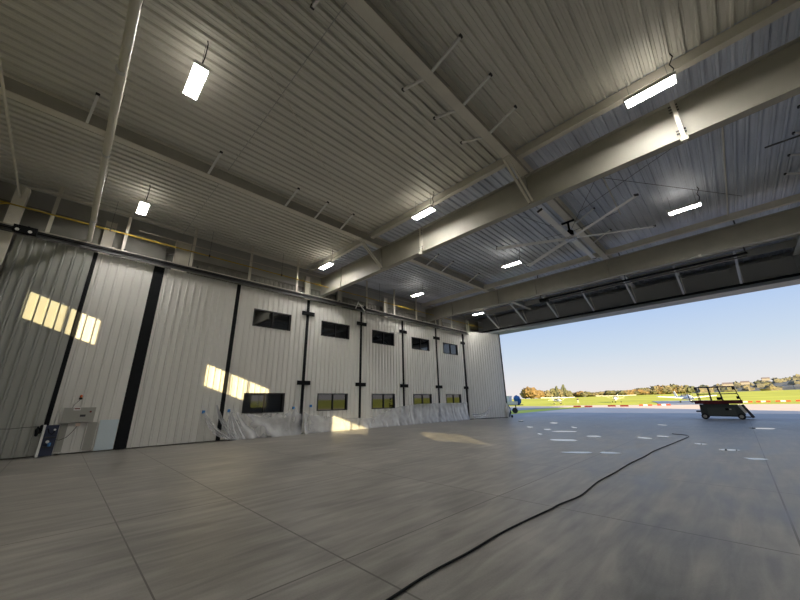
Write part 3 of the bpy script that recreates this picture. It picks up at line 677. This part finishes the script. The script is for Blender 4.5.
# taxiway spur
q = MB(); prev = None
for (x, y, h) in ((-9.5, 97, 4), (-10, 104, 4.5), (-11, 116, 5.5), (-13, 132, 7)):
    cur = ((x-h, y, gz(x-h, y)+.02), (x+h, y, gz(x+h, y)+.02))
    if prev: q.poly([prev[0], prev[1], cur[1], cur[0]])
    prev = cur
struct('trim_taxiway', q, M['asphalt'], 'dark taxiway spur under the low winged aircraft')

# low barricades
def barricade(x, y, dark, label):
    z = gz(x, y)+.01; b = thing('low_barricade', label, 'barricade', (x, y, z), 'low barricades on the apron edge')
    L_ = .7 if dark else 1.1
    for u in (-L_, L_*.33): link('body', MB().box(x+u, x+u+L_*.67, y-.12, y+.12, z, z+.3), M['red'] if dark else M['orange'], b)
    link('white_panel', MB().box(x-L_*.33, x+L_*.33, y-.12, y+.12, z, z+.3), M['red'] if dark else M['white'], b)
for i, (x, y) in enumerate([(-24.6, 77), (-22.3, 76.5), (-19.3, 81.5), (-16.9, 80.8)]):
    barricade(x, y, True, 'low dark red barricade at the apron edge near the high winged planes')
for i, (x, y) in enumerate([(-14.3, 86.5), (-11.5, 88.6)]):
    barricade(x, y, False, 'low orange and white barricade left of the scissor lift')
for i, (x, y) in enumerate([(.6, 109), (3.4, 110), (6.4, 111), (9.4, 112), (12.5, 112)]):
    barricade(x, y, False, 'low orange and white barricade right of the scissor lift')

# ---------------------------------------------------------------- aircraft (local: nose +X)
def aircraft(label, x, y, heading, high, sc=1.0, stripe='cloth'):
    z = gz(x, y)-.03; a = thing('light_aircraft', label, 'airplane', (0, 0, 0))
    st = [(3.2, .12, .95), (2.9, .38, .98), (2.2, .52, 1.02), (1.3, .6, 1.15), (.4, .62, 1.25), (-.6, .56, 1.2), (-2, .34, 1.15), (-3.6, .18, 1.2), (-4.6, .08, 1.3)]
    q = MB(); n = 14; vs_ = []
    for X, R, Z in st:
        for k in range(n):
            t = 2*math.pi*k/n; vs_.append((X, R*.85*math.cos(t), Z+R*math.sin(t)))
    q.add(vs_, [(i*n+k, (i+1)*n+k, (i+1)*n+(k+1) % n, i*n+(k+1) % n) for i in range(len(st)-1) for k in range(n)]+[tuple(range(n)), tuple((len(st)-1)*n+k for k in range(n-1, -1, -1))]); q.smooth = True
    link('fuselage', q, M['white'], a)
    wz = 1.92 if high else .85
    def wing(sp, c0, c1, X, Z, dih, th):
        q = MB()
        for s in (1, -1):
            r = [(X+c0*.35, 0, Z), (X-c0*.65, 0, Z), (X-c1*.6, s*sp, Z+dih), (X+c1*.35, s*sp, Z+dih)]
            vs2 = r+[(a_, b_, c_+th) for a_, b_, c_ in r]
            fs = [(0, 1, 2, 3), (7, 6, 5, 4), (0, 4, 5, 1), (1, 5, 6, 2), (2, 6, 7, 3), (3, 7, 4, 0)]
            q.add(vs2, fs)
        return q
    link('wing', wing(5.4, 1.6, 1.1, .5, wz, .12 if high else .5, .16), M['white'], a)
    link('tailplane', wing(1.7, .9, .6, -4.1, 1.3, 0, .07), M['white'], a)
    q = MB(); q.add([(-3.3, y_, 1.35) for y_ in (-.04, .04)]+[(-4.7, y_, 1.35) for y_ in (-.04, .04)]+[(-4.9, y_, 2.6) for y_ in (-.04, .04)]+[(-4.3, y_, 2.6) for y_ in (-.04, .04)],
          [(0, 2, 4, 6), (7, 5, 3, 1), (0, 1, 3, 2), (2, 3, 5, 4), (4, 5, 7, 6), (6, 7, 1, 0)]); link('tail_fin', q, M['white'], a)
    q = MB(); q.box(.9, 1.35, -.5, .5, 1.45, 1.85).box(-.5, .9, -.54, .54, 1.48, 1.82); link('cabin_window', q, M['pane'], a)
    for (X, Y) in ((2.4, 0), (.1, 1.15), (.1, -1.15)):
        l = link('gear_leg', MB().bar((X, Y*.3, .8), (X, Y, .25), .06, .06), M['alu'], a)
        link('wheel', MB().cyl((X, Y-.07, .22), (X, Y+.07, .22), .22, 14), M['rubber'], l)
    if high:
        for s in (1, -1): link('wing_strut', MB().bar((.4, s*.5, .85), (.5, s*2.7, 1.95), .09, .04), M['white'], a)
    pr = link('propeller', MB().bar((3.28, -.0, .05), (3.28, .0, 1.85), .03, .12), M['dark'], a)
    link('spinner', MB().tube([(3.2, 0, .95), (3.4, 0, .95), (3.5, 0, .95)], [.14, .09, .02], 12), M[stripe], pr)
    link('side_stripe', MB().box(-3.0, 2.0, -.60, .60, 1.0, 1.08).box(-2, 1, -.61, .61, .96, 1.0), M[stripe], a)
    a.location = (x, y, z); a.rotation_euler = (0, 0, heading); a.scale = (sc,)*3
    return a
aircraft('white high winged light aircraft on the grass, left of the standing person', -41, 111, math.radians(-50), True, .95)
aircraft('white high winged light aircraft on the grass, second from the left', -27.5, 123, math.radians(-85), True, 1.0, 'red')
aircraft('white low winged aircraft on the dark taxiway, partly behind the scissor lift', -10.0, 114, math.radians(-62), False, 1.15, 'blue')

# ---------------------------------------------------------------- person by the planes
px_, py_ = -37.5, 119.0; pz_ = gz(px_, py_)-.04
pp = thing('person', 'distant person in dark top and pale trousers standing on the grass', 'person', (px_, py_, pz_))
def skinned(name, pts, edges, radii, m, parent):
    me = bpy.data.meshes.new(name); me.from_pydata(pts, edges, []); o = bpy.data.objects.new(name, me); COL.objects.link(o)
    o.modifiers.new('skin', 'SKIN'); sv = me.skin_vertices[0].data
    for i, r in enumerate(radii): sv[i].radius = (r, r)
    sv[0].use_root = True
    su = o.modifiers.new('sub', 'SUBSURF'); su.levels = 1; su.render_levels = 1
    me.materials.append(m); o.parent = parent; return o
pts = [(0, 0, .95), (0, 0, 1.2), (0, 0, 1.42), (0, 0, 1.52), (0, .0, 1.62), (0, 0, 1.74), (-.2, 0, 1.4), (-.26, .03, 1.12), (-.24, -.05, .86), (-.24, -.08, .78), (.2, 0, 1.4), (.26, .03, 1.12), (.24, -.05, .86), (.24, -.08, .78), (-.1, 0, .88), (-.13, -.02, .48), (-.15, .02, .08), (-.15, -.12, .04), (.1, 0, .88), (.14, .05, .48), (.17, .1, .08), (.17, -.04, .04)]
ed = [(0, 1), (1, 2), (2, 3), (3, 4), (4, 5), (2, 6), (6, 7), (7, 8), (8, 9), (2, 10), (10, 11), (11, 12), (12, 13), (0, 14), (14, 15), (15, 16), (16, 17), (0, 18), (18, 19), (19, 20), (20, 21)]
ra = [.14, .13, .15, .055, .085, .07, .065, .045, .035, .03, .065, .045, .035, .03, .09, .06, .045, .04, .09, .06, .045, .04]
skinned('body', pts, ed, ra, M['skin'], pp)
skinned('shirt', [(0, 0, .95), (0, 0, 1.2), (0, 0, 1.42), (-.2, 0, 1.4), (-.26, .03, 1.12), (.2, 0, 1.4), (.26, .03, 1.12)], [(0, 1), (1, 2), (2, 3), (3, 4), (2, 5), (5, 6)], [.22, .21, .22, .11, .08, .11, .08], M['cloth'], pp)
skinned('trousers', [(0, 0, .95), (-.1, 0, .88), (-.13, -.02, .48), (-.15, .02, .12), (.1, 0, .88), (.14, .05, .48), (.17, .1, .12)], [(0, 1), (1, 2), (2, 3), (0, 4), (4, 5), (5, 6)], [.16, .11, .085, .07, .11, .085, .07], M['steelw'], pp)
link('hair', MB().blob((px_, py_+.01, pz_+1.72), .1, .11, .08, 2, .1, 12, 8), M['black'], pp)

# ---------------------------------------------------------------- scissor lift (x along body)
lx, ly = -1.24, 34.9
sl = thing('scissor_lift', 'dark scissor lift with a red edged platform parked outside the opening', 'scissor lift', (lx, ly, 0))
link('chassis', MB().add([(lx+a, ly+b, c_) for b in (-.55, .55) for a, c_ in ((-1.0, .22), (1.12, .18), (1.26, .34), (.98, 1.02), (-1.08, 1.04), (-1.1, .4))],
     [(5, 4, 3, 2, 1, 0), (6, 7, 8, 9, 10, 11)]+[(i, (i+1) % 6, 6+(i+1) % 6, 6+i) for i in range(6)]), mat('lift_body', (.055, .065, .062), .5), sl)
link('side_door', MB().box(lx-.7, lx+.8, ly-.57, ly-.55, .3, .82), mat('lift_door', (.085, .10, .09), .45), sl)
link('latch', MB().box(lx+.28, lx+.46, ly-.59, ly-.57, .62, .78), M['black'], sl)
link('decal', MB().box(lx+.5, lx+.6, ly-.58, ly-.57, .66, .74), M['white'], sl)
for x in (-.92, 1.02):
    for y in (-.58, .46):
        wq = link('wheel', MB().cyl((lx+x, ly+y-.06, .21), (lx+x, ly+y+.14, .21), .21, 20), M['rubber'], sl)
        link('hub', MB().cyl((lx+x, ly+y-.07, .21), (lx+x, ly+y-.05, .21), .11, 16), M['greybox'], wq)
q = MB()
for k in range(2):
    z0_ = .98+.07*k
    for y in (-.4, .4): q.bar((lx-.85, ly+y, z0_), (lx+.55, ly+y, z0_+.06), .05, .06); q.bar((lx-.85, ly+y, z0_+.06), (lx+.55, ly+y, z0_), .05, .06)
link('scissor_arms', q, M['dark'], sl)
link('platform', MB().box(lx-1.3, lx+1.28, ly-.6, ly+.6, 1.14, 1.2), M['dark'], sl)
link('platform_edge', MB().box(lx-1.3, lx+1.28, ly-.63, ly-.6, 1.08, 1.32).box(lx-1.3, lx+1.28, ly+.6, ly+.63, 1.08, 1.32).box(lx+1.28, lx+1.31, ly-.6, ly+.6, 1.14, 1.32), M['red'], sl)
link('extension_deck', MB().box(lx-1.58, lx-1.22, ly-.5, ly+.5, 1.24, 1.3), M['dark'], sl)
q = MB(); R_ = .028
def post(x, y, lean=0): q.cyl((lx+x, ly+y, 1.25), (lx+x+lean, ly+y, 2.28), R_, 8)
for y in (-.58, .58):
    post(-1.0, y, -.08); post(-.35, y, 0); post(.3, y, -.12); post(1.25, y, -.2)
    q.cyl((lx-1.08, ly+y, 2.28), (lx+1.05, ly+y, 2.28), R_*1.2, 8); q.cyl((lx-1.04, ly+y, 1.78), (lx+1.15, ly+y, 1.78), R_, 8)
for x in (-1.08, 1.05): q.cyl((lx+x, ly-.58, 2.28), (lx+x, ly+.58, 2.28), R_*1.2, 8)
for x in (-1.04, 1.15): q.cyl((lx+x, ly-.58, 1.78), (lx+x, ly+.58, 1.78), R_, 8)
q.cyl((lx-1.55, ly-.48, 1.3), (lx-1.62, ly-.48, 2.0), R_, 8)
q.box(lx-1.12, lx-.95, ly-.64, ly-.52, 2.1, 2.3).box(lx+.95, lx+1.12, ly-.64, ly-.52, 2.05, 2.3)
link('guard_rail', q, M['dark'], sl)
link('control_box', MB().box(lx+.0, lx+.28, ly-.75, ly-.63, 1.35, 1.55).box(lx+1.05, lx+1.2, ly-.7, ly-.6, 1.4, 1.6), M['black'], sl)
link('ladder', MB().bar((lx+1.22, ly-.5, 1.0), (lx+1.6, ly-.5, .14), .1, .16).bar((lx+1.22, ly+.1, 1.0), (lx+1.6, ly+.1, .14), .1, .16).bar((lx+1.38, ly-.5, .66), (lx+1.38, ly+.1, .66), .05, .05).bar((lx+1.5, ly-.5, .4), (lx+1.5, ly+.1, .4), .05, .05), M['dark'], sl)
link('step_plate', MB().box(lx-1.36, lx-1.05, ly-.5, ly+.5, .5, .6).box(lx+1.2, lx+1.62, ly-.5, ly+.5, .14, .2), M['dark'], sl)
link('end_highlight', MB().bar((lx+1.05, ly-.6, 1.0), (lx+1.3, ly-.6, .45), .03, .16, (1, 0, 0)), M['steelw'], sl)  # pale strip painted as the white highlight on the chassis end

# ---------------------------------------------------------------- service trailer with blue bundle beyond the end panel
cx, cy = -21.6, 43.0
tc_ = thing('service_cart', 'flatbed cart carrying a blue bundle just outside the end panel', 'cart', (cx, cy, 0))
link('bed', MB().box(cx-1.6, cx+1.0, cy-.7, cy+.7, .98, 1.08), M['dark'], tc_)
link('side_board', MB().box(cx-1.6, cx+.9, cy-.7, cy-.66, 1.08, 1.5), M['steelw'], tc_)
for x in (-1.1, .4): link('wheel', MB().cyl((cx+x, cy-.75, .35), (cx+x, cy-.55, .35), .35, 16), M['rubber'], tc_)
link('leg', MB().box(cx-1.1, cx-1.0, cy-.5, cy-.4, .3, 1.0).box(cx+.4, cx+.5, cy-.5, cy-.4, .3, 1.0), M['dark'], tc_)
single('tarp_bundle', MB().blob((cx+.6, cy-.1, 1.62), .45, .45, .58, 6, .3), M['blue'], 'rounded blue tarpaulin bundle standing on the flatbed cart', 'bundle')
single('crate', MB().box(cx-1.2, cx-.4, cy-.3, cy+.4, 1.08, 2.1).box(cx-1.25, cx-.35, cy-.35, cy+.45, 2.1, 2.2), M['white'], 'white crate on the flatbed cart behind the end panel', 'crate')
# windscreen frame of a parked tug at the right edge
ux, uy = 7.1, 46.5
ug = thing('parked_tug', 'dark framed vehicle corner at the right edge of the view outside', 'vehicle', (ux, uy, 0))
link('body', MB().box(ux, ux+3, uy-.8, uy+.8, .35, 1.3), M['dark'], ug)
link('windscreen_frame', MB().bar((ux+.45, uy-.75, 1.2), (ux-.1, uy-.75, 3.2), .12, .12, (0, 1, 0)).bar((ux-.1, uy-.75, 3.2), (ux+1.8, uy-.75, 3.3), .12, .12, (0, 1, 0)).bar((ux+.45, uy+.75, 1.2), (ux-.1, uy+.75, 3.2), .12, .12, (0, 1, 0)), M['black'], ug)
link('windscreen', MB().add([(ux+.45, uy-.7, 1.25), (ux+.45, uy+.7, 1.25), (ux-.1, uy+.7, 3.15), (ux-.1, uy-.7, 3.15)], [(0, 1, 2, 3)]), M['glass'], ug)
link('roof', MB().box(ux-.1, ux+2.2, uy-.8, uy+.8, 3.3, 3.36), M['black'], ug)
for x in (.5, 2.4):
    for y in (-.8, .65): link('wheel', MB().cyl((ux+x, uy+y, .35), (ux+x, uy+y+.15, .35), .35, 16), M['rubber'], ug)

# ---------------------------------------------------------------- trees on the field edge
def dirpt(px, r):
    d = (RX*((px-400)/F_PX)+UP*(-(392-300)/F_PX)+FW); k = r/math.hypot(d.x, d.y); return d.x*k, d.y*k
crown_cache = {}
def tree(px, r, h, wd, m, label, grp, cone=False):
    x, y = dirpt(px, r); z = gz(x, y)-.3
    t_ = thing('tree', label, 'tree', (x, y, z), grp)
    key = (round(px*7) % 5, cone); q = MB()
    if cone:
        for j in range(4): q.blob((x, y, z+h*(.35+.17*j)), wd*(.5-.1*j), wd*(.5-.1*j), h*.2, px+j, .5, 12, 7)
    else:
        for j in range(7):
            a = j*2.4+px; rr = wd*.25 if j else 0
            q.blob((x+rr*math.cos(a), y+rr*math.sin(a), z+h*(.42+.07*(j % 4))), wd*.34, wd*.34, h*(.30), px+j, .6, 12, 8)
    link('crown', q, m, t_)
    link('trunk', MB().tube([(x, y, z), (x+.2, y, z+h*.5)], [wd*.05, wd*.02], 8), M['bark'], t_)
A, B_, C_, D_ = M['crA'], M['crB'], M['crC'], M['crD']
tree(531, 320, 10.5, 12, A, 'rounded orange brown tree, largest at the left of the field edge', 'large trees at the left of the field edge')
tree(525, 330, 8, 8, D_, 'pale tree just left of the rounded orange tree', 'large trees at the left of the field edge')
tree(538, 325, 7.5, 9, A, 'lower orange tree at the right side of the rounded one', 'large trees at the left of the field edge')
for px, h, wd, m in ((549, 12, 11, D_), (553, 15, 9, B_), (557, 16, 9, C_), (561, 13, 9, D_), (564, 18, 9, C_), (568, 11, 10, B_), (546, 9, 8, B_)):
    tree(px, 330, h*.6, wd*.62, m, 'tall olive tree in the clump right of the orange tree', 'clump of tall trees right of the orange tree', m is C_)
random.seed(3)
for k in range(24):
    px = 572+k*3.3+random.uniform(-.8, .8)
    tree(px, 345+random.uniform(-10, 15), random.uniform(3.6, 5.4), random.uniform(8, 11), random.choice((A, A, B_, D_)), 'low orange and olive hedge tree along the far field edge', 'hedge trees along the far field edge')
for px, h, m in ((634, 10, B_), (639, 12, C_), (643, 13, B_), (648, 12, D_), (653, 10, B_), (657, 15, D_), (661, 16, A), (665, 12, B_), (669, 15, D_), (673, 16, B_), (677, 12, A), (681, 14, D_), (685, 13, B_), (690, 12, C_)):
    tree(px, 345, h*.5, 7.5, m, 'taller autumn tree above the hedge, left of the scissor lift', 'taller autumn trees left of the scissor lift')
# wooded hill with houses
q = MB(); q.smooth = True; vs_ = []; HN = 60; rows = [520, 620, 740, 860, 980, 1150]
def hillh(px, j):
    base = lerp([(640, 0), (690, 8), (720, 14), (760, 19), (790, 23), (830, 25), (900, 26)], px); f = [0, .35, .65, .88, 1, .8][j]
    return gz(0, 330)+base*f*(1+.0*j)+3*noise.noise(Vector((px*.35, j*1.3, 0)))*min(1, j)
for j, R in enumerate(rows):
    for i in range(HN+1):
        px = 640+260*i/HN; x, y = dirpt(px, R); vs_.append((x, y, hillh(px, j)))
q.add(vs_, [(j*(HN+1)+i, j*(HN+1)+i+1, (j+1)*(HN+1)+i+1, (j+1)*(HN+1)+i) for j in range(len(rows)-1) for i in range(HN)])
struct('trim_hill', q, M['hill'], 'wooded hillside with scattered houses beyond the field')
random.seed(11); placed = []
for k in range(150):
    px = random.uniform(676, 812); j = random.choice((0, 1, 2, 3, 4)); R = rows[j]+random.uniform(0, 90); x, y = dirpt(px, R)
    if any((x-a)**2+(y-b)**2 < 26**2 for a, b in placed): continue
    placed.append((x, y))
    z = hillh(px, j)*.98; s_ = random.uniform(6, 10)
    qq = MB(); qq.blob((x, y, z+s_*.3), s_*.75, s_*.75, s_*.55, k, .5, 12, 7); qq.blob((x+s_*.4, y, z+s_*.25), s_*.5, s_*.5, s_*.4, k+3, .5, 10, 6)
    single('tree', qq, random.choice((M['crE'], B_, C_, D_, M['crE'])), 'small wooded clump on the far hillside behind the scissor lift', 'tree', 'trees on the far hillside')
for k in range(34):
    px = random.uniform(728, 808); j = random.choice((1, 2, 3)); R = rows[j]+random.uniform(-20, 20); x, y = dirpt(px, R); z = hillh(px, j)+3
    if any((x-a)**2+(y-b)**2 < 20**2 for a, b in placed): continue
    placed.append((x, y))
    hh = thing('house', 'small pale house on the far hillside', 'house', (x, y, z), 'houses on the far hillside'); a = random.uniform(3.5, 6)
    link('wall', MB().box(x-a, x+a, y-4, y+4, z, z+3.5), M['house'], hh)
    qq = MB(); qq.add([(x-a-.5, y-4.5, z+3.5), (x+a+.5, y-4.5, z+3.5), (x+a+.5, y+4.5, z+3.5), (x-a-.5, y+4.5, z+3.5), (x-a, y, z+5.5), (x+a, y, z+5.5)], [(0, 1, 5, 4), (2, 3, 4, 5), (1, 2, 5), (3, 0, 4), (3, 2, 1, 0)])
    link('roof', qq, M['roofm'], hh)

for o in bpy.data.objects:
    if 'o_' in o.keys(): del o['o_']
